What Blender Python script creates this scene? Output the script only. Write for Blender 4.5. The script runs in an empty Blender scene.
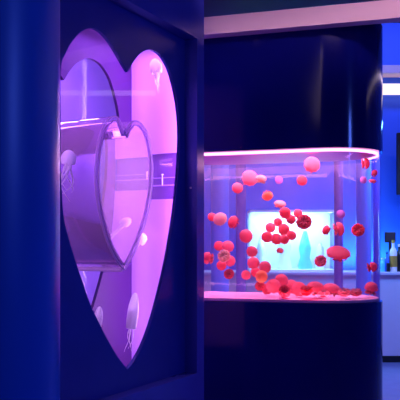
import bpy, bmesh, math, random
from mathutils import Vector, Matrix, Euler
random.seed(7)
C = bpy.context.scene.collection
PI = math.pi

# ------------------------------------------------------------------ camera
F = 740.0            # focal length in pixels of the 400 px frame
EYE = 1.5
HOR = 246.0          # horizon row
cam = bpy.data.cameras.new('camera')
cam.sensor_width = 36.0
cam.lens = F / 400.0 * 36.0
cam.shift_y = (HOR - 200.0) / 400.0
cam.clip_end = 60
camo = bpy.data.objects.new('camera', cam)
C.objects.link(camo)
camo.location = (0, 0, EYE)
camo.rotation_euler = (PI/2, 0, 0)
bpy.context.scene.camera = camo

def at(px, py, Y):
    return Vector(((px-200.0)/F*Y, Y, EYE + (HOR-py)/F*Y))

# heart wall frame: u runs along the wall away from the camera, n faces the camera side
AL = math.atan2(380.0, F)
U = Vector((math.sin(AL), math.cos(AL), 0))
N = Vector((math.cos(AL), -math.sin(AL), 0))
P0 = Vector((-0.093, 4.6, 0))
def wp(s, z, d):                     # along the wall, height, depth behind the panel
    return P0 + U*s - N*d + Vector((0, 0, z))
def on_wall(px, py, d=0.0):          # pixel -> (s, z) on the plane at depth d
    r = Vector(((px-200.0)/F, 1.0, 0))
    o = P0 - N*d
    k = o.dot(N) / r.dot(N)
    p = r*k
    return ((p-o).dot(U), EYE + (HOR-py)/F*k)

# ------------------------------------------------------------------ materials
def mat(name, col, rough=0.5, metal=0.0, noise=0.0, scale=20.0, bump=0.0, coat=0.0, sheen=0.0, sss=0.0, spec=0.5, trans=0.0, stretch=(1,1,1)):
    m = bpy.data.materials.new(name); m.use_nodes = True
    nt = m.node_tree; b = nt.nodes['Principled BSDF']
    b.inputs['Base Color'].default_value = (*col, 1)
    b.inputs['Roughness'].default_value = rough
    b.inputs['Metallic'].default_value = metal
    b.inputs['Specular IOR Level'].default_value = spec
    b.inputs['Coat Weight'].default_value = coat
    b.inputs['Coat Roughness'].default_value = 0.05
    if sheen:
        b.inputs['Sheen Weight'].default_value = sheen
        b.inputs['Sheen Tint'].default_value = (1, .6, .8, 1)
    if sss:
        b.inputs['Subsurface Weight'].default_value = sss
        b.inputs['Subsurface Radius'].default_value = (.03, .015, .015)
        b.inputs['Subsurface Scale'].default_value = 1.0
    if noise or bump:
        tc = nt.nodes.new('ShaderNodeTexCoord')
        mp = nt.nodes.new('ShaderNodeMapping'); mp.inputs['Scale'].default_value = stretch
        nz = nt.nodes.new('ShaderNodeTexNoise')
        nz.inputs['Scale'].default_value = scale; nz.inputs['Detail'].default_value = 4
        nt.links.new(tc.outputs['Object'], mp.inputs['Vector'])
        nt.links.new(mp.outputs[0], nz.inputs['Vector'])
        if noise:
            mx = nt.nodes.new('ShaderNodeMix'); mx.data_type = 'RGBA'
            mx.inputs[6].default_value = (*[c*(1-noise) for c in col], 1)
            mx.inputs[7].default_value = (*[min(1, c*(1+noise)) for c in col], 1)
            nt.links.new(nz.outputs['Fac'], mx.inputs[0])
            nt.links.new(mx.outputs[2], b.inputs['Base Color'])
        if bump:
            bp = nt.nodes.new('ShaderNodeBump'); bp.inputs['Strength'].default_value = bump
            bp.inputs['Distance'].default_value = 0.01
            nt.links.new(nz.outputs['Fac'], bp.inputs['Height'])
            nt.links.new(bp.outputs[0], b.inputs['Normal'])
    return m

def emit(name, col, s):
    m = bpy.data.materials.new(name); m.use_nodes = True
    nt = m.node_tree; nt.nodes.clear()
    o = nt.nodes.new('ShaderNodeOutputMaterial'); e = nt.nodes.new('ShaderNodeEmission')
    e.inputs[0].default_value = (*col, 1); e.inputs[1].default_value = s
    nt.links.new(e.outputs[0], o.inputs[0]); return m

def clear(name, tint, gloss=1.0, body=0.0, body_col=(1, 1, 1), rough=0.02, ior=1.35):
    """thin clear acrylic: tinted see-through, fresnel reflection, optional milky body"""
    m = bpy.data.materials.new(name); m.use_nodes = True
    nt = m.node_tree; nt.nodes.clear()
    o = nt.nodes.new('ShaderNodeOutputMaterial')
    t = nt.nodes.new('ShaderNodeBsdfTransparent'); t.inputs[0].default_value = (*tint, 1)
    g = nt.nodes.new('ShaderNodeBsdfGlossy'); g.inputs['Roughness'].default_value = rough
    fr = nt.nodes.new('ShaderNodeFresnel'); fr.inputs[0].default_value = ior
    mu = nt.nodes.new('ShaderNodeMath'); mu.operation = 'MULTIPLY'; mu.inputs[1].default_value = gloss
    ge = nt.nodes.new('ShaderNodeNewGeometry')          # only the face turned outwards mirrors
    iv = nt.nodes.new('ShaderNodeMath'); iv.operation = 'SUBTRACT'; iv.inputs[0].default_value = 1.0
    nt.links.new(ge.outputs['Backfacing'], iv.inputs[1])
    m9 = nt.nodes.new('ShaderNodeMath'); m9.operation = 'MULTIPLY'
    nt.links.new(fr.outputs[0], m9.inputs[0]); nt.links.new(iv.outputs[0], m9.inputs[1])
    nt.links.new(m9.outputs[0], mu.inputs[0])
    base = t
    if body:
        tr = nt.nodes.new('ShaderNodeBsdfTranslucent'); tr.inputs[0].default_value = (*body_col, 1)
        df = nt.nodes.new('ShaderNodeBsdfDiffuse'); df.inputs[0].default_value = (*body_col, 1)
        m0 = nt.nodes.new('ShaderNodeMixShader'); m0.inputs[0].default_value = .5
        nt.links.new(tr.outputs[0], m0.inputs[1]); nt.links.new(df.outputs[0], m0.inputs[2])
        m1 = nt.nodes.new('ShaderNodeMixShader'); m1.inputs[0].default_value = body
        nt.links.new(t.outputs[0], m1.inputs[1]); nt.links.new(m0.outputs[0], m1.inputs[2])
        base = m1
    m2 = nt.nodes.new('ShaderNodeMixShader')
    nt.links.new(mu.outputs[0], m2.inputs[0])
    nt.links.new(base.outputs[0], m2.inputs[1]); nt.links.new(g.outputs[0], m2.inputs[2])
    nt.links.new(m2.outputs[0], o.inputs[0]); return m

def haze(name, col, dens, absorb=None):
    m = bpy.data.materials.new(name); m.use_nodes = True
    nt = m.node_tree; nt.nodes.clear()
    o = nt.nodes.new('ShaderNodeOutputMaterial')
    t = nt.nodes.new('ShaderNodeBsdfTransparent')
    v = nt.nodes.new('ShaderNodeVolumeScatter'); v.inputs['Color'].default_value = (*col, 1)
    v.inputs['Density'].default_value = dens; v.inputs['Anisotropy'].default_value = 0.0
    nt.links.new(t.outputs[0], o.inputs['Surface']); nt.links.new(v.outputs[0], o.inputs['Volume'])
    return m

M = dict(
    navy=mat('navy_gloss', (.012, .016, .12), .22, noise=.12, scale=3, coat=.3),
    panel=mat('panel_lacquer', (.028, .038, .30), .25, noise=.15, scale=4, spec=.3),
    frame=mat('frame_lacquer', (.05, .06, .40), .22, noise=.1, scale=4),
    cabinet=mat('cabinet_lacquer', (.002, .003, .10), .12, noise=.1, scale=3, spec=.3),
    column=mat('column_paint', (.012, .11, .55), .32, noise=.08, scale=2, bump=.02, spec=.3),
    floor=mat('floor_vinyl', (.16, .17, .36), .25, noise=.1, scale=6, bump=.03),
    ceil=mat('ceiling_paint', (.05, .03, .09), .7, noise=.15, scale=6),
    beam=mat('beam_plaster', (.62, .44, .52), .6, noise=.05, scale=5),
    bluewall=mat('blue_wall_paint', (.03, .12, .75), .5, noise=.06, scale=3),
    surface=mat('mirror_water', (.6, .10, .50), .45, metal=.8, noise=.1, scale=6, bump=.15),
    white=mat('white_board', (.85, .82, .9), .4, noise=.03, scale=8),
    lilac=mat('lilac_board', (.50, .30, .90), .5, noise=.06, scale=5),
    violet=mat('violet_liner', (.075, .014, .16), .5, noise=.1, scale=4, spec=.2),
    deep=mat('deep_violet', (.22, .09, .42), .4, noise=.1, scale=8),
    counter=mat('counter_laminate', (.55, .48, .62), .4, noise=.04, scale=10),
    black=mat('black_plastic', (.008, .008, .012), .35, noise=.2, scale=30),
    screen=mat('screen_glass', (.05, .035, .04), .12, noise=.3, scale=5),
    steel=mat('steel', (.7, .7, .75), .3, metal=1, noise=.05),
    sand=mat('pink_sand', (.95, .36, .50), .9, noise=.25, scale=70, bump=.6),
    gold=mat('gold_paint', (.75, .45, .08), .35, metal=.6, noise=.1),
    cream=mat('cream_plastic', (.85, .75, .78), .4, noise=.05),
    bluebottle=mat('blue_bottle', (.05, .15, .7), .15, noise=.1),
    cyanbox=mat('cyan_card', (.1, .6, .8), .4, noise=.1),
    pane=clear('window_acrylic', (.97, .94, 1.0), 1.0),
    tube=clear('tunnel_acrylic', (.97, .86, .98), 1.5, body=.19, body_col=(1, .76, 1), ior=1.5),
    bright_tip=mat('bright_tip_bar', (.95, .7, .95), .25, noise=.05),
    rearpane=clear('rear_acrylic', (.97, .94, 1.0), .15),
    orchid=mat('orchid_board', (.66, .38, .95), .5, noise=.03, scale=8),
    rim=clear('tunnel_rim_acrylic', (.9, .8, 1), 1.6, body=.4, body_col=(1, .85, 1), ior=1.5),
    tankglass=clear('tank_acrylic', (.97, .96, 1.0), .8),
    hwater=haze('heart_water', (.75, .5, 1.0), .035),
    jwater=haze('tank_water', (.75, .6, 1.0), .10),
    led_pink=emit('pink_led', (1.0, .36, .78), 3.2),
    led_violet=emit('violet_led', (.85, .45, 1.0), 8.0),
    led_bar=emit('violet_led_bar', (.6, .25, 1.0), 1.5),
    led_cyan=emit('cyan_led', (.45, .95, 1.0), 6.0),
    lamp_white=emit('white_lamp', (1.0, .82, .90), 1.3),
)

def bore_mat():
    m = bpy.data.materials.new('bore_surface'); m.use_nodes = True
    b = m.node_tree.nodes['Principled BSDF']
    b.inputs['Base Color'].default_value = (1, .96, 1, 1); b.inputs['Roughness'].default_value = .03
    b.inputs['Transmission Weight'].default_value = 1.0; b.inputs['IOR'].default_value = 1.5
    return m
M['bore'] = bore_mat()

# ------------------------------------------------------------------ mesh helpers
def new_obj(name, me, m, parent=None):
    o = bpy.data.objects.new(name, me); C.objects.link(o)
    if m: 
        me.materials.clear(); me.materials.append(m)
    if parent: o.parent = parent
    return o
def bm_obj(name, bm, m, parent=None, loc=None, smooth=False):
    """bm is in world coordinates; loc (or the parent's place) becomes the origin"""
    org = parent_world(parent) if parent else Vector(loc or (0, 0, 0))
    bmesh.ops.translate(bm, vec=-org, verts=bm.verts)
    bmesh.ops.recalc_face_normals(bm, faces=bm.faces)
    for e in bm.edges:
        if len(e.link_faces) == 2 and e.calc_face_angle(0) > .9: e.smooth = False
    me = bpy.data.meshes.new(name); bm.to_mesh(me); bm.free()
    for p in me.polygons: p.use_smooth = smooth
    o = new_obj(name, me, m, parent)
    if not parent: o.location = org
    return o
def parent_world(o):
    v = Vector((0, 0, 0))
    while o: v += o.location; o = o.parent
    return v
def tag(o, label=None, cat=None, group=None, kind=None):
    if label: o['label'] = label
    if cat: o['category'] = cat
    if group: o['group'] = group
    if kind: o['kind'] = kind
    return o
def empty(name, loc, label, cat, group=None):
    o = bpy.data.objects.new(name, None); C.objects.link(o); o.location = loc
    o.empty_display_size = .1
    return tag(o, label, cat, group)
def box(bm, lo, hi, bev=0.0):
    r = bmesh.ops.create_cube(bm, size=1)
    lo, hi = Vector(lo), Vector(hi)
    for v in r['verts']:
        v.co = Vector([lo[i] + (v.co[i]+.5)*(hi[i]-lo[i]) for i in range(3)])
    if bev:
        es = {e for v in r['verts'] for e in v.link_edges}
        bmesh.ops.bevel(bm, geom=list(es), offset=bev, segments=2, affect='EDGES', profile=.5)
def wbox(bm, s0, s1, z0, z1, d0, d1, bev=0.0):
    """box in the heart wall's own frame"""
    r = bmesh.ops.create_cube(bm, size=1)
    for v in r['verts']:
        v.co = wp(s0 + (v.co.x+.5)*(s1-s0), z0 + (v.co.z+.5)*(z1-z0), d0 + (v.co.y+.5)*(d1-d0))
    if bev:
        es = {e for v in r['verts'] for e in v.link_edges}
        bmesh.ops.bevel(bm, geom=list(es), offset=bev, segments=2, affect='EDGES')
def lathe(bm, prof, c, seg=24):
    rings = []
    for r, z in prof:
        rings.append([bm.verts.new((c[0]+r*math.cos(2*PI*k/seg), c[1]+r*math.sin(2*PI*k/seg), c[2]+z)) for k in range(seg)])
    for a, b in zip(rings, rings[1:]):
        for k in range(seg):
            bm.faces.new((a[k], a[(k+1) % seg], b[(k+1) % seg], b[k]))
    bm.faces.new(rings[0][::-1]); bm.faces.new(rings[-1])
def tube(bm, pts, rad, seg=8):
    pts = [Vector(p) for p in pts]; rings = []
    for i, p in enumerate(pts):
        d = (pts[min(i+1, len(pts)-1)] - pts[max(i-1, 0)]).normalized()
        a = d.orthogonal().normalized(); b = d.cross(a)
        r = rad[i] if isinstance(rad, (list, tuple)) else rad
        rings.append([bm.verts.new(p + (a*math.cos(2*PI*k/seg) + b*math.sin(2*PI*k/seg))*r) for k in range(seg)])
    for A, B in zip(rings, rings[1:]):
        off = min(range(seg), key=lambda q: (A[0].co-B[q].co).length)
        for k in range(seg):
            bm.faces.new((A[k], A[(k+1) % seg], B[(k+1+off) % seg], B[(k+off) % seg]))
    bm.faces.new(rings[0][::-1]); bm.faces.new(rings[-1])
def prism(bm, poly, z0, z1, cap=True):
    a = [bm.verts.new((p[0], p[1], z0)) for p in poly]
    b = [bm.verts.new((p[0], p[1], z1)) for p in poly]
    n = len(poly)
    for k in range(n): bm.faces.new((a[k], a[(k+1) % n], b[(k+1) % n], b[k]))
    if cap: bm.faces.new(a[::-1]); bm.faces.new(b)
def ring_prism(bm, po, pi, z0, z1):
    n = len(po)
    L = [[bm.verts.new((p[0], p[1], z)) for p in q] for q, z in ((po, z0), (po, z1), (pi, z1), (pi, z0))]
    for i in range(4):
        A, B = L[i], L[(i+1) % 4]
        for k in range(n): bm.faces.new((A[k], A[(k+1) % n], B[(k+1) % n], B[k]))
def catmull(pts, closed=False, sub=5):
    out = []; n = len(pts)
    rng = range(n if closed else n-1)
    g = (lambda i: pts[i % n]) if closed else (lambda i: pts[max(0, min(n-1, i))])
    for i in rng:
        p0, p1, p2, p3 = g(i-1), g(i), g(i+1), g(i+2)
        for k in range(sub):
            t = k/sub
            out.append(tuple(.5*((2*p1[a]) + (-p0[a]+p2[a])*t + (2*p0[a]-5*p1[a]+4*p2[a]-p3[a])*t*t + (-p0[a]+3*p1[a]-3*p2[a]+p3[a])*t**3) for a in range(2)))
    if not closed: out.append(pts[-1])
    return out
def plate(name, loops, d0, d1, m, parent, bevel=0.0):
    """a sheet in the heart wall's frame: first loop outside, further loops cut out"""
    cu = bpy.data.curves.new(name, 'CURVE'); cu.dimensions = '2D'; cu.fill_mode = 'BOTH'
    cu.extrude = (d1-d0)/2
    for lp in loops:
        sp = cu.splines.new('POLY'); sp.points.add(len(lp)-1)
        for q, (s, z) in zip(sp.points, lp): q.co = (s, z, 0, 1)
        sp.use_cyclic_u = True
    o = bpy.data.objects.new('temp', cu); C.objects.link(o)
    dg = bpy.context.evaluated_depsgraph_get()
    me = bpy.data.meshes.new_from_object(o.evaluated_get(dg))
    bpy.data.objects.remove(o)
    bm = bmesh.new(); bm.from_mesh(me); bpy.data.meshes.remove(me)
    dm = (d0+d1)/2
    for v in bm.verts: v.co = wp(v.co.x, v.co.y, dm - v.co.z)
    bmesh.ops.remove_doubles(bm, verts=bm.verts, dist=1e-5)
    return bm_obj(name, bm, m, parent)
def area(name, loc, target, sx, sy, col, power):
    l = bpy.data.lights.new(name, 'AREA'); l.shape = 'RECTANGLE'; l.size = sx; l.size_y = sy
    l.color = col; l.energy = power
    o = bpy.data.objects.new(name, l); C.objects.link(o); o.location = loc
    d = Vector(target) - Vector(loc)
    o.rotation_euler = d.to_track_quat('-Z', 'Y').to_euler()
    return o
def point(name, loc, col, power, r=.1):
    l = bpy.data.lights.new(name, 'POINT'); l.color = col; l.energy = power; l.shadow_soft_size = r
    o = bpy.data.objects.new(name, l); C.objects.link(o); o.location = loc; return o

# ------------------------------------------------------------------ room shell
def slab(name, lo, hi, m):
    bm = bmesh.new(); box(bm, lo, hi)
    return tag(bm_obj(name, bm, m), kind='structure')
slab('floor', (-4.5, -3, -.1), (6, 11.6, 0), M['floor'])
slab('ceiling', (-4.5, -3, 3.4), (6, 6.3, 3.5), M['ceil'])
slab('ceiling_far', (-4.5, 6.3, 5.3), (6, 11.6, 5.4), M['ceil'])
slab('trim_3', (-4.5, 6.2, 3.5), (6, 6.3, 5.4), M['ceil'])
slab('wall_back', (-4.5, 11.5, 0), (6, 11.6, 5.4), M['bluewall'])
slab('wall_right', (5.9, -3, 0), (6, 11.5, 5.4), M['bluewall'])
slab('wall_left', (-4.5, -3, 0), (-4.4, 11.5, 5.4), M['bluewall'])

# round column in the left foreground
bm = bmesh.new(); lathe(bm, [(.28, 0), (.28, 3.4)], (-.72, 2.3, 0), 96)
bmesh.ops.delete(bm, geom=[], context='FACES')
tag(bm_obj('column', bm, M['column'], loc=(-.72, 2.3, 0), smooth=False), kind='structure')
for p in bpy.data.objects['column'].data.polygons:
    p.use_smooth = len(p.vertices) == 4

# lavender ceiling beam over the round-cornered tank
EX = Vector((.955, -.296, 0)).normalized(); MX = Vector((.296, .955, 0)).normalized()
B0 = Vector((.835, 5.15, 0))
def tp(a, b, z): return B0 + EX*a + MX*b + Vector((0, 0, z))      # tank frame: along the front, inward, height
def tbox(bm, a0, a1, b0, b1, z0, z1):
    r = bmesh.ops.create_cube(bm, size=1)
    for v in r['verts']:
        v.co = tp(a0+(v.co.x+.5)*(a1-a0), b0+(v.co.y+.5)*(b1-b0), z0+(v.co.z+.5)*(z1-z0))
bm = bmesh.new(); tbox(bm, -1.05, 1.15, -.12, -.02, 3.005, 3.13)
tag(bm_obj('trim_1', bm, M['beam']), kind='structure')

# ------------------------------------------------------------------ heart aquarium
front_r = [(128, 72), (134, 61), (141, 53), (149.5, 49.5), (157, 52), (163, 58), (169, 69), (173, 82), (176.5, 98), (178.5, 112),
           (179.6, 128), (179.6, 145), (178.6, 165), (177, 186), (174.5, 210), (170.5, 237), (166, 262), (160, 289), (152, 319), (143, 344), (134, 361)]
front_l = [(127.5, 369), (118, 357), (107, 338), (92, 308), (83, 283), (75, 259), (68.5, 237), (63.5, 215)]
front_t = [(61, 68), (66, 53), (72, 42), (80, 33), (90, 28), (99, 30.5), (107, 38), (114, 48), (121, 60)]
R = [on_wall(*p) for p in front_r]; Lw = [on_wall(*p) for p in front_l]; T = [on_wall(*p) for p in front_t]
SC = on_wall(127.7, 200)[0]
hid = [(2*SC - s + .01, z) for (s, z) in R if 1.78 < z < 2.22][::-1]
hid = [(min(s, Lw[-1][0]-.02), z) for s, z in hid]
right_half = catmull(R + [Lw[0]], sub=5)[:-1]
left_half = catmull(Lw + hid + T + [R[0]], sub=5)[:-1]
HEART = right_half + left_half
def scaled(lp, k, c):
    return [(c[0]+(s-c[0])*k, c[1]+(z-c[1])*k) for s, z in lp]

D = .43
base = wp(-.65, 0, .2)
ha = empty('heart_aquarium', base, 'big navy wall tank with a heart-shaped window glowing purple', 'aquarium')
Z0, Z1 = .717, 2.78
FR0, FR1 = -2.0, .0955
plate('wall_frame', [[(FR0, 0), (FR1, 0), (FR1, 3.38), (FR0, 3.38)], [(-1.9, Z0), (0, Z0), (0, Z1), (-1.9, Z1)]], -.084, 0, M['frame'], ha)
plate('heart_panel', [[(-1.95, Z0-.05), (.07, Z0-.05), (.07, Z1+.05), (-1.95, Z1+.05)], HEART], 0.0005, .02, M['panel'], ha)
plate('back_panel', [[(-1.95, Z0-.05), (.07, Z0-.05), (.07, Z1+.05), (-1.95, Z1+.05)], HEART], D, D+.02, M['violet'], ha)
# heart tunnel outline, from its near rim
tr_ = [(122, 136), (125, 128), (129, 122.5), (133, 121), (138, 123.5), (143, 130.5), (147, 143), (149.5, 160), (150, 177), (148, 197), (144, 217), (137, 239), (129, 258)]
tl_ = [(122, 270), (115, 262), (107, 247), (100, 226), (95, 204), (92.5, 180), (93.5, 157), (97, 138), (102, 124.5), (108, 117.5), (114, 117), (118.5, 124)]
TR = [on_wall(*p, .02) for p in tr_]; TL = [on_wall(*p, .02) for p in tl_]
TUN = catmull(TR + [TL[0]], sub=6)[:-1] + catmull(TL + [TR[0]], sub=6)[:-1]
tc = (sum(s for s, z in TUN)/len(TUN), sum(z for s, z in TUN)/len(TUN))
def inset(lp, w):
    n = len(lp); out = []
    for i in range(n):
        a, b, c = Vector(lp[i-1]), Vector(lp[i]), Vector(lp[(i+1) % n])
        e = ((c-a).normalized()); nn = Vector((-e.y, e.x))
        if i == 0: nn = Vector((0, -1.3))
        q = b + nn*w
        out.append((q.x, q.y))
    return out
def area2(lp): return sum(lp[i-1][0]*lp[i][1]-lp[i][0]*lp[i-1][1] for i in range(len(lp)))/2
TIN = inset(TUN, .026 if area2(TUN) > 0 else -.026)
plate('heart_tunnel', [TUN, TIN], .004, D+.018, M['tube'], ha)
BORE = inset(TUN, .0275 if area2(TUN) > 0 else -.0275)
bm = bmesh.new()
va = [bm.verts.new(wp(a, b, .006)) for a, b in BORE]; vb = [bm.verts.new(wp(a, b, D+.017)) for a, b in BORE]
ctr_b = wp(tc[0], tc[1], D/2)
for k in range(len(BORE)):
    bm.faces.new((va[k], va[(k+1) % len(BORE)], vb[(k+1) % len(BORE)], vb[k]))
bm.normal_update()
if sum(f.normal.dot(ctr_b - f.calc_center_median()) for f in bm.faces) < 0:
    bmesh.ops.reverse_faces(bm, faces=bm.faces)
bmesh.ops.translate(bm, vec=-base, verts=bm.verts)
me = bpy.data.meshes.new('tunnel_bore'); bm.to_mesh(me); bm.free()
for p in me.polygons: p.use_smooth = True
new_obj('tunnel_bore', me, M['bore'], ha)
def offs(lp, w): return inset(lp, w if area2(lp) > 0 else -w)
plate('tunnel_rim', [offs(TUN, -.002), offs(TUN, .0045)], -.002, .010, M['rim'], ha)
plate('tunnel_rim', [offs(TUN, .021), offs(TUN, .0275)], -.002, .010, M['rim'], ha)
tip = min(TUN, key=lambda q: q[1])
bm = bmesh.new(); tube(bm, [wp(tip[0], tip[1]+.003, .02), wp(tip[0], tip[1]+.003, D)], .013, 10)  # pale bar added to draw the bright line along the tunnel's tip edge
bm_obj('tip_highlight', bm, M['bright_tip'], ha)
o = plate('window_pane', [HEART, TUN], .003, .017, M['pane'], ha)
o = plate('rear_pane', [HEART, TUN], D+.004, D+.016, M['rearpane'], ha)
# tank box
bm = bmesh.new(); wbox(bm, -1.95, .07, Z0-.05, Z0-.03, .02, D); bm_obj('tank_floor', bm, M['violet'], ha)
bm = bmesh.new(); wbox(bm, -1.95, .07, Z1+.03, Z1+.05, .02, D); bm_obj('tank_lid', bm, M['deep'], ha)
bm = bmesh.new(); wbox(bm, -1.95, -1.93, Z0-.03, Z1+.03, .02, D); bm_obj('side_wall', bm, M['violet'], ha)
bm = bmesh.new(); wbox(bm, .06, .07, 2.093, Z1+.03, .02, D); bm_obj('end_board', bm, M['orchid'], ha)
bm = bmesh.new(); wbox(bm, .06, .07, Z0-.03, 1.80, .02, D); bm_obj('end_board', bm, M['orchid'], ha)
bm = bmesh.new()
wbox(bm, .085, .095, 1.80, 2.093, .02, D); wbox(bm, .07, .085, 1.795, 1.80, .02, D); wbox(bm, .07, .085, 2.093, 2.098, .02, D)
sl = bm_obj('end_slot', bm, M['deep'], ha)
bm = bmesh.new(); wbox(bm, .062, .072, 1.885, 1.893, .02, D); wbox(bm, .062, .072, 1.935, 1.94, .02, D)
bm_obj('slot_rail', bm, M['lilac'], ha)
bm = bmesh.new(); tube(bm, [wp(.064, 1.89, .2), wp(.064, 1.955, .2)], .004); tube(bm, [wp(.064, 1.955, .2), wp(.064, 1.962, .2)], .008)
bm_obj('slot_post', bm, M['white'], ha)
bm = bmesh.new(); wbox(bm, -1.92, .055, Z0-.028, Z1-.06, .021, D-.001); bm_obj('water', bm, M['hwater'], ha)
bm = bmesh.new(); tube(bm, [wp(.035, Z0, .05), wp(.035, Z1-.02, .05)], .009, 10); bm_obj('light_tube', bm, M['led_violet'], ha)
bm = bmesh.new(); wbox(bm, -1.8, .0, Z1+.0, Z1+.02, .08, .36); bm_obj('light_bar', bm, M['led_bar'], ha)
bm = bmesh.new(); tube(bm, [wp(-.001, 1.5+.36, -.042), wp(-.008, 1.5+.36, -.042)], .006, 12); bm_obj('screw', bm, M['steel'], ha)

VIO = (.52, .18, 1.0); PNK = (.76, .26, 1.0)
area('lamp_heart_top', wp(-.8, Z1-.02, .22), wp(-.8, 0, .22), .3, 1.6, VIO, 11).rotation_euler.z -= AL
area('lamp_heart_corner', wp(.0, 1.75, .05), wp(.055, 1.75, .30), .05, 2.0, PNK, 5.2)
area('fill_heart_rear', wp(-.05, 1.75, D-.07), wp(.06, 1.75, D-.07), .06, 2.0, (.8, .4, 1.0), 1.3)  # unseen fill added to brighten the end wall viewed through the bore

area('fill_heart_tunnel', wp(.045, 1.75, .06), wp(-.6, 1.75, .22), .05, 2.0, (1.0, .62, 1.0), 22)  # unseen fill added to whiten the tunnel
area('fill_heart_left', wp(-1.88, 1.75, .2), wp(-1.0, 1.65, .22), .3, 1.6, (.72, .34, 1.0), 13)  # unseen fill added for the shaded jellyfish and the tunnel's left side

# space seen through the rear window: a lilac partition behind the tank
bm = bmesh.new(); wbox(bm, -2.4, 2.6, 0, 3.4, 1.75, 1.85)
tag(bm_obj('wall_partition', bm, M['lilac']), kind='structure')
area('lamp_partition', wp(.3, 3.2, 1.1), wp(.5, 1.2, 1.75), 1.6, .3, (.55, .3, 1.0), 45)

# ------------------------------------------------------------------ pale jellyfish in the heart tank
pale = clear('pale_jelly', (.98, .9, 1.0), .6, body=.9, body_col=(1, .95, 1), rough=.15)
palearm = clear('pale_arms', (.98, .9, 1.0), .6, body=.8, body_col=(1, .95, 1), rough=.2)
def pale_jelly(pos, axis, r, h, arms, armlen, label, sway=.3, taper=1.0, hook=None):
    """axis: direction the bell's crown points"""
    root = empty('jellyfish', pos, label, 'jellyfish', 'pale jellyfish in the heart tank')
    q = Vector((0, 0, 1)).rotation_difference(Vector(axis).normalized()).to_matrix()
    bm = bmesh.new(); seg = 32; rings = []
    prof = [(math.sin(a)*(1 if a < 1.35 else 1-.18*(a-1.35)), math.cos(a)) for a in [i*2.0/12 for i in range(1, 13)]]
    prof += [(prof[-1][0]*.9, prof[-1][1]+.02), (.6, .12), (.25, .35)]
    for i, (pr, pz) in enumerate(prof):
        lob = .05 if 9 <= i <= 12 else 0
        rings.append([bm.verts.new(q @ Vector(((pr+lob*math.cos(8*t))*r*math.cos(t), (pr+lob*math.cos(8*t))*r*math.sin(t), pz*h))) for t in [2*PI*k/seg for k in range(seg)]])
    top = bm.verts.new(q @ Vector((0, 0, h)))
    for k in range(seg): bm.faces.new((top, rings[0][k], rings[0][(k+1) % seg]))
    for A, B in zip(rings, rings[1:]):
        for k in range(seg): bm.faces.new((A[k], B[k], B[(k+1) % seg], A[(k+1) % seg]))
    bm.faces.new(rings[-1])
    bmesh.ops.translate(bm, vec=Vector(pos), verts=bm.verts)
    bm_obj('bell', bm, pale, root, smooth=True)
    for j in range(arms):
        t = 2*PI*j/arms + .4; bm = bmesh.new(); pts = []; rad = []
        L = armlen*(.75+.5*random.random()); ph = random.random()*6
        for i in range(15):
            f = i/14
            pts.append(Vector(pos) + q @ Vector((r*.35*math.cos(t)*(1-f*.4) + sway*r*math.sin(ph+f*5)*f, r*.35*math.sin(t)*(1-f*.4) + sway*r*math.cos(ph+f*4)*f, .15*h - f*L)))
            rad.append(r*(.16*(1-f)+.02)*(1+.35*math.sin(i*2.3)))
        tube(bm, pts, rad, 7); bm_obj('oral_arm', bm, palearm, root, smooth=True)
    return root
def inw(px, py, d): s, z = on_wall(px, py, d); return wp(s, z, d)
pale_jelly(inw(156, 69, .14), (-.15, 0, 1), .040, .065, 6, .15, 'glowing white jellyfish high in the right lobe of the heart window')
pale_jelly(inw(132.3, 318, .15), (.12, 0, 1), .034, .15, 4, .21, 'long pale jellyfish trailing arms near the tip of the heart window', .5)
pale_jelly(inw(97.5, 322, .12), (.15, 0, 1), .026, .085, 3, .12, 'small dim jellyfish at the lower left edge of the heart window')
pale_jelly(inw(68.5, 160, .10), (.1, 0, 1), .04, .05, 5, .20, 'pink jellyfish left of the tunnel, its thin arms branching downward', .9)
pale_jelly(inw(140, 240, .30), (.5, 0, .7), .04, .05, 4, .20, 'faint jellyfish beside the lower right side of the heart tunnel', .3)

# ------------------------------------------------------------------ round-cornered jellyfish tank
RC = .389
LEN = .86
def plan(off):
    pts = []
    r = RC + off
    for k in range(33):
        t = -PI/2 + PI*k/32
        pts.append(tp(r*math.cos(t), RC + r*math.sin(t), 0))
    for k in range(33):
        t = PI/2 + PI*k/32
        pts.append(tp(-LEN + r*math.cos(t), RC + r*math.sin(t), 0))
    return pts
ZB, ZT = EYE - .402, EYE + .683
ja = empty('jellyfish_aquarium', tp(-LEN/2, RC, 0), 'round-cornered tank of red jellyfish between navy cabinets', 'aquarium')
def pris(name, off, z0, z1, m, smooth=False, off_in=None):
    bm = bmesh.new()
    if off_in is None: prism(bm, [p for p in plan(off)], z0, z1)
    else: ring_prism(bm, plan(off), plan(off_in), z0, z1)
    o = bm_obj(name, bm, m, ja)
    for p in o.data.polygons: p.use_smooth = len(p.vertices) == 4 and abs(p.normal.z) < .5
    return o
pris('base_cabinet', .012, .0, ZB, M['cabinet'])
pris('top_cabinet', .012, ZT, 3.10, M['cabinet'])
pris('acrylic_wall', 0, ZB+.001, ZT-.001, M['tankglass'], off_in=-.012)
bm = bmesh.new()
pf = plan(-.016)[:26]; pg = plan(-.03)[:26]
pl = plan(-.016)[-1:] ; pl2 = plan(-.03)[-1:]
ring = pl + pf; ring2 = pl2 + pg
q = [[bm.verts.new((p.x, p.y, z)) for p in r] for r, z in ((ring, ZT-.022), (ring, ZT-.003), (ring2, ZT-.003), (ring2, ZT-.022))]
for i in range(4):
    for k in range(len(ring)-1): bm.faces.new((q[i][k], q[i][k+1], q[(i+1) % 4][k+1], q[(i+1) % 4][k]))
bm.faces.new([q[i][0] for i in range(4)]); bm.faces.new([q[i][-1] for i in range(4)][::-1])
bm_obj('light_rim', bm, M['led_pink'], ja)
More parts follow.
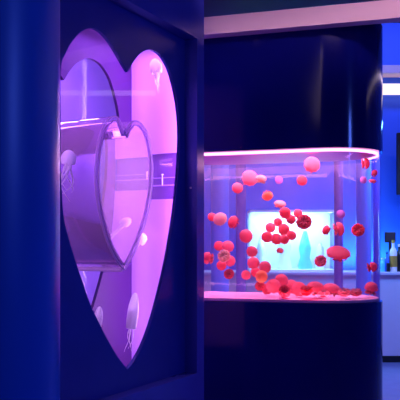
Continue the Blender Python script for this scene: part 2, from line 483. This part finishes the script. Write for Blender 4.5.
pris('water_surface', -.032, ZT-.012, ZT-.002, M['surface'])
pris('water', -.0135, ZB+.002, ZT-.025, M['jwater'])
area('lamp_tank', tp(-LEN/2+.0, RC, ZT-.03), tp(-LEN/2, RC, 0), 1.35, .6, (1.0, .42, .72), 29).rotation_euler.z = math.atan2(EX.y, EX.x)
area('lamp_tank_front', tp(-LEN/2, .05, ZT-.05), tp(-LEN/2, .55, ZB+.35), 1.3, .05, (1.0, .45, .75), 5)

area('fill_tank_base', tp(-LEN/2, .05, ZB+.05), tp(-LEN/2, .5, ZT-.5), 1.3, .03, (1.0, .40, .62), 2.0)  # unseen fill added to lift the undersides of the jellyfish

# pink sand bed
bm = bmesh.new()
po = plan(-.016); n = len(po); cen = tp(-LEN/2, RC, 0)
rings = []
for f in (1, .93, .8, .6, .4, .2):
    rings.append([bm.verts.new((cen.x+(p.x-cen.x)*f, cen.y+(p.y-cen.y)*f, ZB+.022+(0 if f == 1 else .006*math.sin(p.x*23*f)+.006*random.random()))) for p in po])
low = [bm.verts.new((p.x, p.y, ZB+.003)) for p in po]
for k in range(n): bm.faces.new((low[k], low[(k+1) % n], rings[0][(k+1) % n], rings[0][k]))
for A, Bq in zip(rings, rings[1:]):
    for k in range(n): bm.faces.new((A[k], A[(k+1) % n], Bq[(k+1) % n], Bq[k]))
bm.faces.new(rings[-1]); bm.faces.new(low[::-1])
tag(bm_obj('sand', bm, M['sand'], loc=(cen.x, cen.y, ZB), smooth=True), 'pink sand bed on the bottom of the red jellyfish tank', 'sand', kind='stuff')

# red jellyfish: one bell and one clump of frilled arms of unit size, then copies
def jm(name, col, rim):
    m = mat(name, col, .6, noise=.25, scale=2.5, sheen=rim, sss=.0, bump=.15)
    nt = m.node_tree; b = nt.nodes['Principled BSDF']; out = [x for x in nt.nodes if x.type == 'OUTPUT_MATERIAL'][0]
    tr = nt.nodes.new('ShaderNodeBsdfTranslucent'); tr.inputs[0].default_value = (*col, 1)
    mx = nt.nodes.new('ShaderNodeMixShader'); mx.inputs[0].default_value = .55
    nt.links.new(b.outputs[0], mx.inputs[1]); nt.links.new(tr.outputs[0], mx.inputs[2]); nt.links.new(mx.outputs[0], out.inputs[0])
    return m
JM = {
 'p': (jm('pink_jelly', (.95, .16, .22), .5), jm('pink_frill', (.95, .26, .30), .4)),
 'r': (jm('red_jelly', (.95, .08, .12), .3), jm('red_frill', (.8, .05, .07), .3)),
 'd': (jm('maroon_jelly', (.75, .05, .10), .2), jm('maroon_frill', (.62, .03, .07), .2)),
 'w': (jm('peach_jelly', (.98, .50, .42), .6), jm('peach_frill', (.98, .66, .50), .5)),
 'o': (jm('orange_jelly', (.97, .32, .12), .4), jm('orange_frill', (.97, .25, .06), .4)),
 'v': (jm('violet_jelly', (.50, .12, .50), .4), jm('violet_frill', (.5, .12, .45), .4)),
}
def bell_mesh():
    bm = bmesh.new(); seg = 40; rings = []
    prof = [(math.sin(a), .72*math.cos(a)) for a in [PI/2*i/9 for i in range(1, 10)]] + [(.99, -.10), (.93, -.17), (.80, -.12), (.55, .05), (.25, .18)]
    for i, (pr, pz) in enumerate(prof):
        lob = .075 if i in (9, 10) else (.035 if i == 8 else 0)
        rings.append([bm.verts.new(((pr+lob*math.cos(10*t))*math.cos(t), (pr+lob*math.cos(10*t))*math.sin(t), pz+.6*lob*math.cos(10*t))) for t in [2*PI*k/seg for k in range(seg)]])
    top = bm.verts.new((0, 0, .72))
    for k in range(seg): bm.faces.new((top, rings[0][k], rings[0][(k+1) % seg]))
    for A, B in zip(rings, rings[1:]):
        for k in range(seg): bm.faces.new((A[k], B[k], B[(k+1) % seg], A[(k+1) % seg]))
    bm.faces.new(rings[-1]); return bm
def arms_mesh():
    bm = bmesh.new(); rnd = random.Random(3)
    for j in range(8):
        t = 2*PI*j/8
        pts = []; rad = []
        for i in range(9):
            f = i/8
            rr = .12 + .62*f**.8
            pts.append((rr*math.cos(t+.25*math.sin(3*f)), rr*math.sin(t+.25*math.sin(3*f)), -.12 - .55*math.sin(f*2.2)*.7))
            rad.append((.16*(1-.55*f))*(1+.35*math.sin(i*2.6+j)))
        tube(bm, pts, rad, 8)
        for q in range(5):
            f = .35+.13*q; rr = .12+.62*f**.8
            bmesh.ops.create_icosphere(bm, subdivisions=1, radius=.085, matrix=Matrix.Translation((rr*math.cos(t)+rnd.uniform(-.12, .12), rr*math.sin(t)+rnd.uniform(-.12, .12), -.2-.4*f+rnd.uniform(-.1, .1))))
    bmesh.ops.create_icosphere(bm, subdivisions=2, radius=.3, matrix=Matrix.Translation((0, 0, -.05)))
    return bm
def to_me(name, bm):
    bmesh.ops.recalc_face_normals(bm, faces=bm.faces)
    me = bpy.data.meshes.new(name); bm.to_mesh(me); bm.free()
    for p in me.polygons: p.use_smooth = True
    return me
bell0, arms0 = to_me('bell', bell_mesh()), to_me('oral_arms', arms_mesh())
MESH = {}
for k, (mb, ma) in JM.items():
    a, b = bell0.copy(), arms0.copy(); a.materials.append(mb); b.materials.append(ma); MESH[k] = (a, b)
def front_Y(px):                         # depth of the tank's front face along a pixel column
    r = Vector(((px-200)/F, 1, 0)); return (B0.dot(MX))/(r.dot(MX))
CAMP = Vector((0, 0, EYE))
def red_jelly(px, py, rx, ry, depth, col, look, label, Y=None, group='red jellyfish in the round-cornered tank'):
    """look: 't' crown to the viewer, 'u' crown up, 'f' frills to the viewer, 's' arms up on the sand, or a crown direction"""
    Y = Y or front_Y(px) + depth
    p = at(px, py, Y)
    r = rx*Y/F
    p.z = max(p.z, ZB + .044 + r*ry/rx*.75)
    axis = {'t': Vector((.15, -1, .35)), 'u': Vector((.12, -.25, 1)), 'f': Vector((.2, .9, -.35)), 's': Vector((.1, .35, -1))}.get(look) if isinstance(look, str) else Vector(look)
    root = empty('jellyfish', p, label, 'jellyfish', group)
    q = Vector((0, 0, 1)).rotation_difference(axis.normalized())
    root.rotation_euler = q.to_euler()
    k = ry/rx
    for nm, me in zip(('bell', 'oral_arms'), MESH[col]):
        o = bpy.data.objects.new(nm, me); C.objects.link(o); o.parent = root
        g = 1.12 if nm == 'oral_arms' else 1.0
        o.scale = (r*g, r*g, r*k*g); o.rotation_euler.z = random.random()*6
    return root
J = [
 # loose swimmers, upper left
 (250, 178, 8, 8, .30, 'p', 't', 'large pink jellyfish, left of the pale one at upper left of the tank'),
 (261, 179, 5.5, 5.5, .12, 'w', 'u', 'pale peach jellyfish touching the right of the large pink one'),
 (237.5, 188, 5.5, 5.5, .20, 'p', 't', 'small round pink jellyfish below and left of the large pink one'),
 (267.5, 196, 5.5, 5.5, .25, 'o', (.1, -.5, -.8), 'orange jellyfish with frills upward, alone above the crowded cluster'),
 # central cluster
 (280, 204, 6, 5, .35, 'w', 'u', 'pale pink dome-shaped jellyfish capping the top of the cluster'),
 (285, 213, 6, 6, .18, 'r', 't', 'red jellyfish right under the pale cap of the cluster'),
 (291, 219.5, 5, 5, .28, 'd', 't', 'dark red jellyfish wedged in the upper middle of the cluster'),
 (298, 213.5, 4.5, 4.5, .45, 'r', 't', 'small red jellyfish on top of the dark one with a hollow centre'),
 (304, 222, 7.8, 7, .20, 'd', 'f', 'dark red jellyfish showing its hollow centre, at the right of the cluster'),
 (278, 222, 4.5, 4.5, .42, 'r', 't', 'small red jellyfish above the gap in the ring of the cluster'),
 (270.5, 227.5, 5.2, 5.2, .32, 'p', 't', 'pink-red jellyfish at the upper left of the ring in the cluster'),
 (267, 237, 5.7, 5.7, .22, 'r', 't', 'red jellyfish at the lower left corner of the cluster'),
 (276.5, 239, 5.8, 5.8, .33, 'r', 't', 'red jellyfish in the bottom middle of the cluster'),
 (284, 229.5, 6, 6, .36, 'r', 't', 'red jellyfish in the heart of the cluster, right of the gap'),
 (284.5, 239.5, 4.8, 4.8, .20, 'r', 't', 'red jellyfish at the bottom of the cluster, right of the middle one'),
 (291.5, 235.5, 5, 5, .30, 'r', 't', 'red jellyfish at the lower right corner of the cluster'),
 (280, 250.5, 3.8, 3.6, .30, 'p', 'u', 'tiny pink jellyfish hanging alone just below the cluster'),
 # left column of swimmers
 (246, 236, 6.8, 7, .22, 'p', 't', 'round pink jellyfish alone to the left of the cluster'),
 (212, 217, 4.3, 4.3, .30, 'r', 't', 'small dark red jellyfish behind the pale ring near left edge'),
 (220, 219, 7, 6, .12, 'w', (-.35, -.9, .5), 'pale pink ring-shaped tilted jellyfish near the left edge'),
 (233, 222, 6.3, 6.3, .20, 'r', (-.8, -.35, .3), 'red ragged jellyfish on its side, right of the pale ring'),
 (207.5, 258, 6, 8, .10, 'p', (-1, -.3, .2), 'frilly pink jellyfish cut off by the left edge of the tank'),
 (219, 246, 5, 5, .42, 'r', 't', 'red jellyfish at the upper left of the left-hand bunch'),
 (228, 246.5, 6, 6, .34, 'p', 't', 'pink jellyfish at the upper right of the left-hand bunch'),
 (224, 256, 6.5, 6, .14, 'w', 'f', 'pale frilly jellyfish in the middle of the left-hand bunch'),
 (221.5, 265.5, 5, 5, .28, 'r', 't', 'red jellyfish at the lower left of the left-hand bunch'),
 (230, 261, 5.5, 7, .42, 'p', 't', 'pink jellyfish at the right side of the left-hand bunch'),
 (229, 274, 5.2, 5.2, .18, 'd', 'f', 'dark maroon jellyfish hanging under the left-hand bunch'),
 # chain going down to the sand pile
 (252, 251.5, 5.6, 5.6, .26, 'p', 't', 'pink jellyfish at the top of the chain left of centre'),
 (253.5, 263, 6.2, 6.2, .36, 'p', 't', 'pink jellyfish second from the top of the chain'),
 (246, 275, 4.8, 4.8, .26, 'p', 't', 'small pink jellyfish sticking out left from the chain'),
 (265, 267, 6.2, 6.2, .24, 'p', 't', 'round pink jellyfish to the right of the chain, above the orange one'),
 (261.5, 276.5, 6.3, 6.3, .13, 'o', 't', 'orange-red jellyfish at the bottom end of the chain'),
 (255.5, 272, 5, 5, .45, 'r', 't', 'red jellyfish half hidden behind the orange end of the chain'),
 (260, 286, 5, 5, .30, 'r', 'f', 'red jellyfish under the orange one, left of the sand pile'),
 # right side
 (312, 164.5, 8, 8, .22, 'p', 't', 'large pink jellyfish high up, beside the bright vertical glint'),
 (302, 180.5, 5.2, 5.2, .25, 'r', 't', 'small round red jellyfish below the large pink one at upper right'),
 (279, 180, 4, 4, .60, 'v', 't', 'dim purple jellyfish deep in the upper middle of the tank'),
 (326, 230, 5, 4.5, .22, 'r', (-.9, -.3, .4), 'small red jellyfish just left of the sideways pink one'),
 (339, 229, 7, 7.5, .26, 'p', (.95, -.25, .2), 'pink jellyfish swimming sideways, its bell to the right'),
 (338.5, 253, 12, 7, .24, 'p', (.05, -.5, .9), 'widest red-pink jellyfish, flat oval, right of the cluster'),
 (320.5, 261, 6, 6, .20, 'p', 'f', 'frilly pink jellyfish just left of the wide oval one'),
]
for (px, py, rx, ry, dep, col, look, lab) in J:
    red_jelly(px, py, rx, ry, dep, col, look, lab)
JR = [   # inside the round right-hand end, where the depth is given outright
 (365.8, 163.5, 5.6, 5.8, 5.58, 'r', (1, -.25, .1), 'red cup-shaped jellyfish at the top right corner of the tank'),
 (374.6, 173, 3.0, 5, 5.50, 'd', (.3, -.6, .8), 'thin dark red jellyfish by the right edge below the cup-shaped one'),
 (372.5, 181, 3.8, 2.6, 5.40, 'p', 'u', 'flat little pink jellyfish by the right edge, under the thin dark one'),
 (363.5, 180, 3.6, 3.4, 5.65, 'v', 't', 'dim purple jellyfish left of the flat little pink one'),
 (358, 230, 6.6, 6.6, 5.40, 'r', 'f', 'red frilly round jellyfish alone near the right end'),
 (372.3, 267, 5.0, 7, 5.46, 'r', (.9, -.3, .2), 'tall red jellyfish against the right end, above the corner one'),
 (341, 214, 4.5, 4, 5.72, 'v', 't', 'faint purple jellyfish above the sideways pink one, deep in the tank'),
]
for (px, py, rx, ry, Y, col, look, lab) in JR:
    red_jelly(px, py, rx, ry, 0, col, look, lab, Y=Y)
JS = [   # resting on the sand
 (281.5, 280.5, 6.8, 7, .32, 'p', 't', 'pink jellyfish on the peak of the sand-bed pile'),
 (273.5, 286, 7.3, 7, .20, 'p', 't', 'pink jellyfish on the left slope of the sand-bed pile'),
 (284.5, 291.5, 6.5, 6, .08, 'd', 'f', 'dark-centred jellyfish at the foot of the sand-bed pile'),
 (291.5, 286.5, 7.0, 7, .45, 'p', 't', 'pink jellyfish on the right slope of the sand-bed pile'),
 (267, 289, 5.5, 5, .38, 'r', 't', 'red jellyfish at the left foot of the sand-bed pile'),
 (299, 289, 7.5, 6.0, .22, 'p', 't', 'wide pink jellyfish right of the sand-bed pile'),
 (306.5, 291, 7, 6, .07, 'r', 's', 'red jellyfish on the sand just left of the domed one'),
 (315.5, 288, 9, 9, .18, 'p', 'u', 'domed pink jellyfish on the sand, below the wide oval swimmer'),
 (331.5, 290, 9, 7.5, .32, 'p', 'u', 'low pink mound of jellyfish right of the domed one'),
 (323.5, 297, 6, 4, .08, 'p', 's', 'small pink jellyfish against the front glass below the dome'),
 (344.5, 295, 6.5, 5, .17, 'p', 's', 'flat frilly pink jellyfish on the sand, left of two at the right end'),
 (356, 295.5, 6, 4.5, .24, 'p', 's', 'flat frilly pink jellyfish on the sand nearest the right-hand corner one'),
]
for (px, py, rx, ry, dep, col, look, lab) in JS:
    red_jelly(px, py, rx, ry, dep, col, look, lab, group='jellyfish resting on the pink sand')
red_jelly(371.2, 289.5, 6.6, 9.0, 0, 'p', 'u', 'big pink jellyfish in the bottom right corner of the tank', Y=5.42, group='jellyfish resting on the pink sand')

# ------------------------------------------------------------------ far room
CY = 9.5
ct = EYE - 26/F*CY
def cx(px, Y=CY): return (px-200)/F*Y
ctr = empty('counter', (1.4, CY+.4, 0), 'long lavender-grey counter across the far side of the room', 'counter')
bm = bmesh.new(); box(bm, (-1.2, CY, .09), (4.8, CY+.8, ct-.04)); bm_obj('counter_front', bm, M['counter'], ctr)
bm = bmesh.new(); box(bm, (-1.2, CY+.04, 0), (4.8, CY+.78, .09)); bm_obj('kick_board', bm, M['black'], ctr)
bm = bmesh.new(); box(bm, (-1.24, CY-.04, ct-.04), (4.84, CY+.84, ct), .006); bm_obj('worktop', bm, M['counter'], ctr)

# bright cyan tank on the counter, seen through the red jellyfish tank
g = empty('display_tank', (cx(294), CY+.3, ct), 'bright cyan-lit glass tank on the far counter, behind the jellyfish tank', 'aquarium')
x0, x1 = cx(250), cx(337); zt = EYE + 34/F*CY
bm = bmesh.new(); box(bm, (x0, CY+.5, ct+.002), (x1, CY+.52, zt)); bm_obj('back_board', bm, M['white'], g)
bm = bmesh.new(); box(bm, (x0, CY+.05, ct+.002), (x1, CY+.5, ct+.03)); bm_obj('gravel_tray', bm, M['white'], g)
bm = bmesh.new()
for a, b in ((x0, x0+.01), (x1-.01, x1)): box(bm, (a, CY+.05, ct+.03), (b, CY+.5, zt))
box(bm, (x0+.01, CY+.05, ct+.03), (x1-.01, CY+.06, zt)); bm_obj('glass', bm, M['tankglass'], g)
bm = bmesh.new()
for lo, hi in (((x0, CY+.03, zt), (x1, CY+.08, zt+.03)), ((x0, CY+.47, zt), (x1, CY+.52, zt+.03)), ((x0, CY+.08, zt), (x0+.04, CY+.47, zt+.03)), ((x1-.04, CY+.08, zt), (x1, CY+.47, zt+.03))): box(bm, lo, hi)
bm_obj('rim', bm, M['white'], g)
for k, (px, h, r, mm) in enumerate(((263, .42, .07, 'white'), (287, .55, .10, 'white'), (309, .50, .09, 'cyanbox'), (325, .36, .07, 'white'))):
    bm = bmesh.new()
    lathe(bm, [(r, 0), (r*1.05, .04), (r*.7, h*.3), (r*.85, h*.55), (r*.45, h*.8), (r*.12, h)], (cx(px), CY+.36, ct+.03), 14)
    for v in bm.verts: v.co += Vector((random.uniform(-.012, .012), random.uniform(-.012, .012), 0))
    bm_obj('rock', bm, M[mm], g, smooth=True)
area('lamp_display', ((x0+x1)/2, CY+.2, zt+.01), ((x0+x1)/2, CY+.40, ct), 1.0, .2, (.28, .85, 1.0), 25)

# shafts added behind the jellyfish tank to draw its refracted light bands
def refraction_band(x0, x1, Y, m, label):
    p = empty('refraction_band', ((cx(x0, Y)+cx(x1, Y))/2, Y, 0), label, 'refraction_band')
    r = (cx(x1, Y)-cx(x0, Y))/2; c = ((cx(x0, Y)+cx(x1, Y))/2, Y, 0)
    bm = bmesh.new(); lathe(bm, [(r, .06), (r, 5.29)], c, 32)
    o = bm_obj('shaft', bm, m, p)
    for q in o.data.polygons: q.use_smooth = len(q.vertices) == 4
    bm = bmesh.new(); lathe(bm, [(r*1.25, 0), (r*1.25, .05), (r*1.05, .06)], c, 32); bm_obj('band_foot', bm, M['counter'], p)
bl = mat('pale_blue_band', (.14, .28, .95), .4, noise=.05)
pv = mat('violet_band', (.22, .10, .5), .4, noise=.05)
refraction_band(211, 229, 8.4, bl, 'pale blue shaft drawing a refracted band in the left end of the jellyfish tank')
refraction_band(236, 246, 8.6, pv, 'slim violet shaft drawing a refracted band, just right of the pale blue one')
refraction_band(334, 343, 8.4, pv, 'slim violet shaft drawing a refracted band right of the cyan-lit tank')
refraction_band(356, 371, 8.4, bl, 'pale blue shaft drawing a refracted band in the rounded right end of the jellyfish tank')

refraction_band(373.2, 379.8, 8.5, pv, 'slim violet shaft drawing a dark refracted band at the right edge of the jellyfish tank')

# things at the far right
WY = 11.45
def wz(py, Y): return EYE + (HOR-py)/F*Y
bm = bmesh.new(); box(bm, (cx(396.3, 11), 10.95, wz(195, 11)), (cx(396.3, 11)+1.1, 11.02, wz(133, 11)), .01)
tv = empty('television', (cx(396.3, 11)+.55, 11.0, wz(195, 11)), 'large black screen mounted on the far blue wall, at the right edge', 'television')
bm_obj('casing', bm, M['black'], tv)
bm = bmesh.new(); box(bm, (cx(396.3, 11)+.03, 10.943, wz(195, 11)+.03), (cx(396.3, 11)+1.07, 10.951, wz(133, 11)-.03)); bm_obj('screen', bm, M['black'], tv)
bm = bmesh.new(); box(bm, (cx(396.3, 11)+.4, 11.02, wz(175, 11)), (cx(396.3, 11)+.7, 11.499, wz(155, 11))); bm_obj('bracket', bm, M['black'], tv)
# wall lights
bm = bmesh.new(); box(bm, (1.7, 11.3, wz(91, 11.2)), (5.6, 11.499, wz(82, 11.2)), .01)
tag(bm_obj('light_strip', bm, M['lamp_white'], loc=(3.6, 11.35, wz(91, 11.2))), 'long glowing white light strip high on the far blue wall', 'light')
bm = bmesh.new(); box(bm, (1.7, 11.2, wz(73, 11.2)), (5.6, 11.5, wz(65, 11.2)), .005)
tag(bm_obj('trim_2', bm, M['beam']), kind='structure')
# monitor on the counter
Y = 9.8
mo = empty('monitor', (cx(390, Y), Y, ct), 'small dark monitor on a stand on the far counter', 'monitor')
bm = bmesh.new(); box(bm, (cx(384.8, Y), Y-.02, wz(242.5, Y)), (cx(395.3, Y), Y+.02, wz(232, Y)), .006); bm_obj('casing', bm, M['black'], mo)
bm = bmesh.new(); box(bm, (cx(385.8, Y), Y-.024, wz(241.2, Y)), (cx(394.3, Y), Y-.0205, wz(233, Y))); bm_obj('screen', bm, M['screen'], mo)
bm = bmesh.new(); box(bm, (cx(389, Y), Y-.0, ct+.012), (cx(391.2, Y), Y+.019, wz(240, Y))); bm_obj('stand', bm, M['black'], mo)
bm = bmesh.new(); box(bm, (cx(386, Y), Y-.08, ct), (cx(394, Y), Y+.08, ct+.012), .003); bm_obj('foot', bm, M['black'], mo)
# bottles and small goods
def bottle(px, py_top, Y, r, body, cap, label, cat='bottle', name='bottle', band=None):
    h = wz(py_top, Y) - ct
    c = (cx(px, Y), Y, ct)
    t = empty(name, c, label, cat)
    bm = bmesh.new(); lathe(bm, [(r*.92, 0), (r, .01), (r, h*.58), (r*.85, h*.68), (r*.36, h*.78), (r*.34, h*.92)], c, 20); bm_obj('body', bm, body, t, smooth=True)
    bm = bmesh.new(); lathe(bm, [(r*.4, h*.90), (r*.42, h*.91), (r*.42, h), (r*.36, h)], c, 16); bm_obj('cap', bm, cap, t)
    if band:
        bm = bmesh.new(); lathe(bm, [(r*1.02, h*.15), (r*1.02, h*.5)], c, 20); bm_obj('band', bm, band, t)
bottle(393.2, 240, 9.62, .05, M['cream'], M['gold'], 'cream bottle with a gold band in front of the small monitor', band=M['gold'])
bottle(399.2, 244, 9.66, .045, M['black'], M['cream'], 'black bottle with a pale cap at the right edge of the counter')
bottle(387.0, 252, 9.62, .032, M['bluebottle'], M['black'], 'short blue bottle with a dark cap in front of the monitor')
bottle(382.2, 258, 9.62, .035, M['cyanbox'], M['cream'], 'short cyan bottle closest to the jellyfish tank')
bm = bmesh.new(); box(bm, (cx(388.2, 9.58)-.02, 9.56, ct), (cx(390.6, 9.58)-.01, 9.60, wz(263, 9.58)), .004)
tag(bm_obj('carton', bm, M['black'], loc=(cx(389, 9.58), 9.58, ct)), 'little dark carton between the blue and cream bottles', 'box')

# ------------------------------------------------------------------ light of the room
area('lamp_cyan_wall', (cx(384), 11.2, ct+.1), (cx(384), 11.5, 1.7), 1.2, .2, (.08, .55, 1.0), 22)
area('lamp_blue_wall', (2.6, 10.2, 5.1), (2.6, 11.5, 2.4), 5.0, .3, (.16, .26, 1.0), 70)
area('lamp_counter', (2.2, 7.8, 5.1), (2.4, 9.6, .8), 2.5, .3, (.62, .50, 1.0), 70)
area('lamp_floor', (2.6, 8.3, 2.9), (2.6, 8.6, 0), 1.5, .5, (.10, .33, 1.0), 95)
area('fill_beam', (.95, 4.15, 3.36), (.9, 5.0, 3.0), 2.2, .1, (1.0, .58, .74), 2.3).data.spread = .7  # unseen source added to brighten the face of the beam
area('lamp_ceiling_tube', (-.6, 1.6, 3.36), (-.6, 1.6, 0), .15, 4.0, (1.0, .68, .85), 4).rotation_euler.z = -.441
area('reflection_strip', (4.1, 6.3, 3.36), (4.1, 6.3, 0), .30, 5.0, (1.0, .75, .9), 12).rotation_euler.z = .62  # unseen strip added to mirror as the pale band in the heart window
area('lamp_room', (4.6, .5, 3.2), (-.3, 3.3, 1.3), .5, 1.6, (.08, .16, 1.0), 110)
w = bpy.data.worlds.new('world'); bpy.context.scene.world = w; w.use_nodes = True
w.node_tree.nodes['Background'].inputs[0].default_value = (.05, .08, .6, 1)
w.node_tree.nodes['Background'].inputs[1].default_value = .12

sc = bpy.context.scene
sc.view_settings.view_transform = 'Standard'; sc.view_settings.look = 'None'
sc.view_settings.exposure = 0; sc.view_settings.gamma = 1
sc.cycles.max_bounces = 14; sc.cycles.transparent_max_bounces = 48
sc.cycles.diffuse_bounces = 4; sc.cycles.glossy_bounces = 4; sc.cycles.volume_bounces = 1
sc.cycles.caustics_reflective = False; sc.cycles.caustics_refractive = False
sc.cycles.use_denoising = True
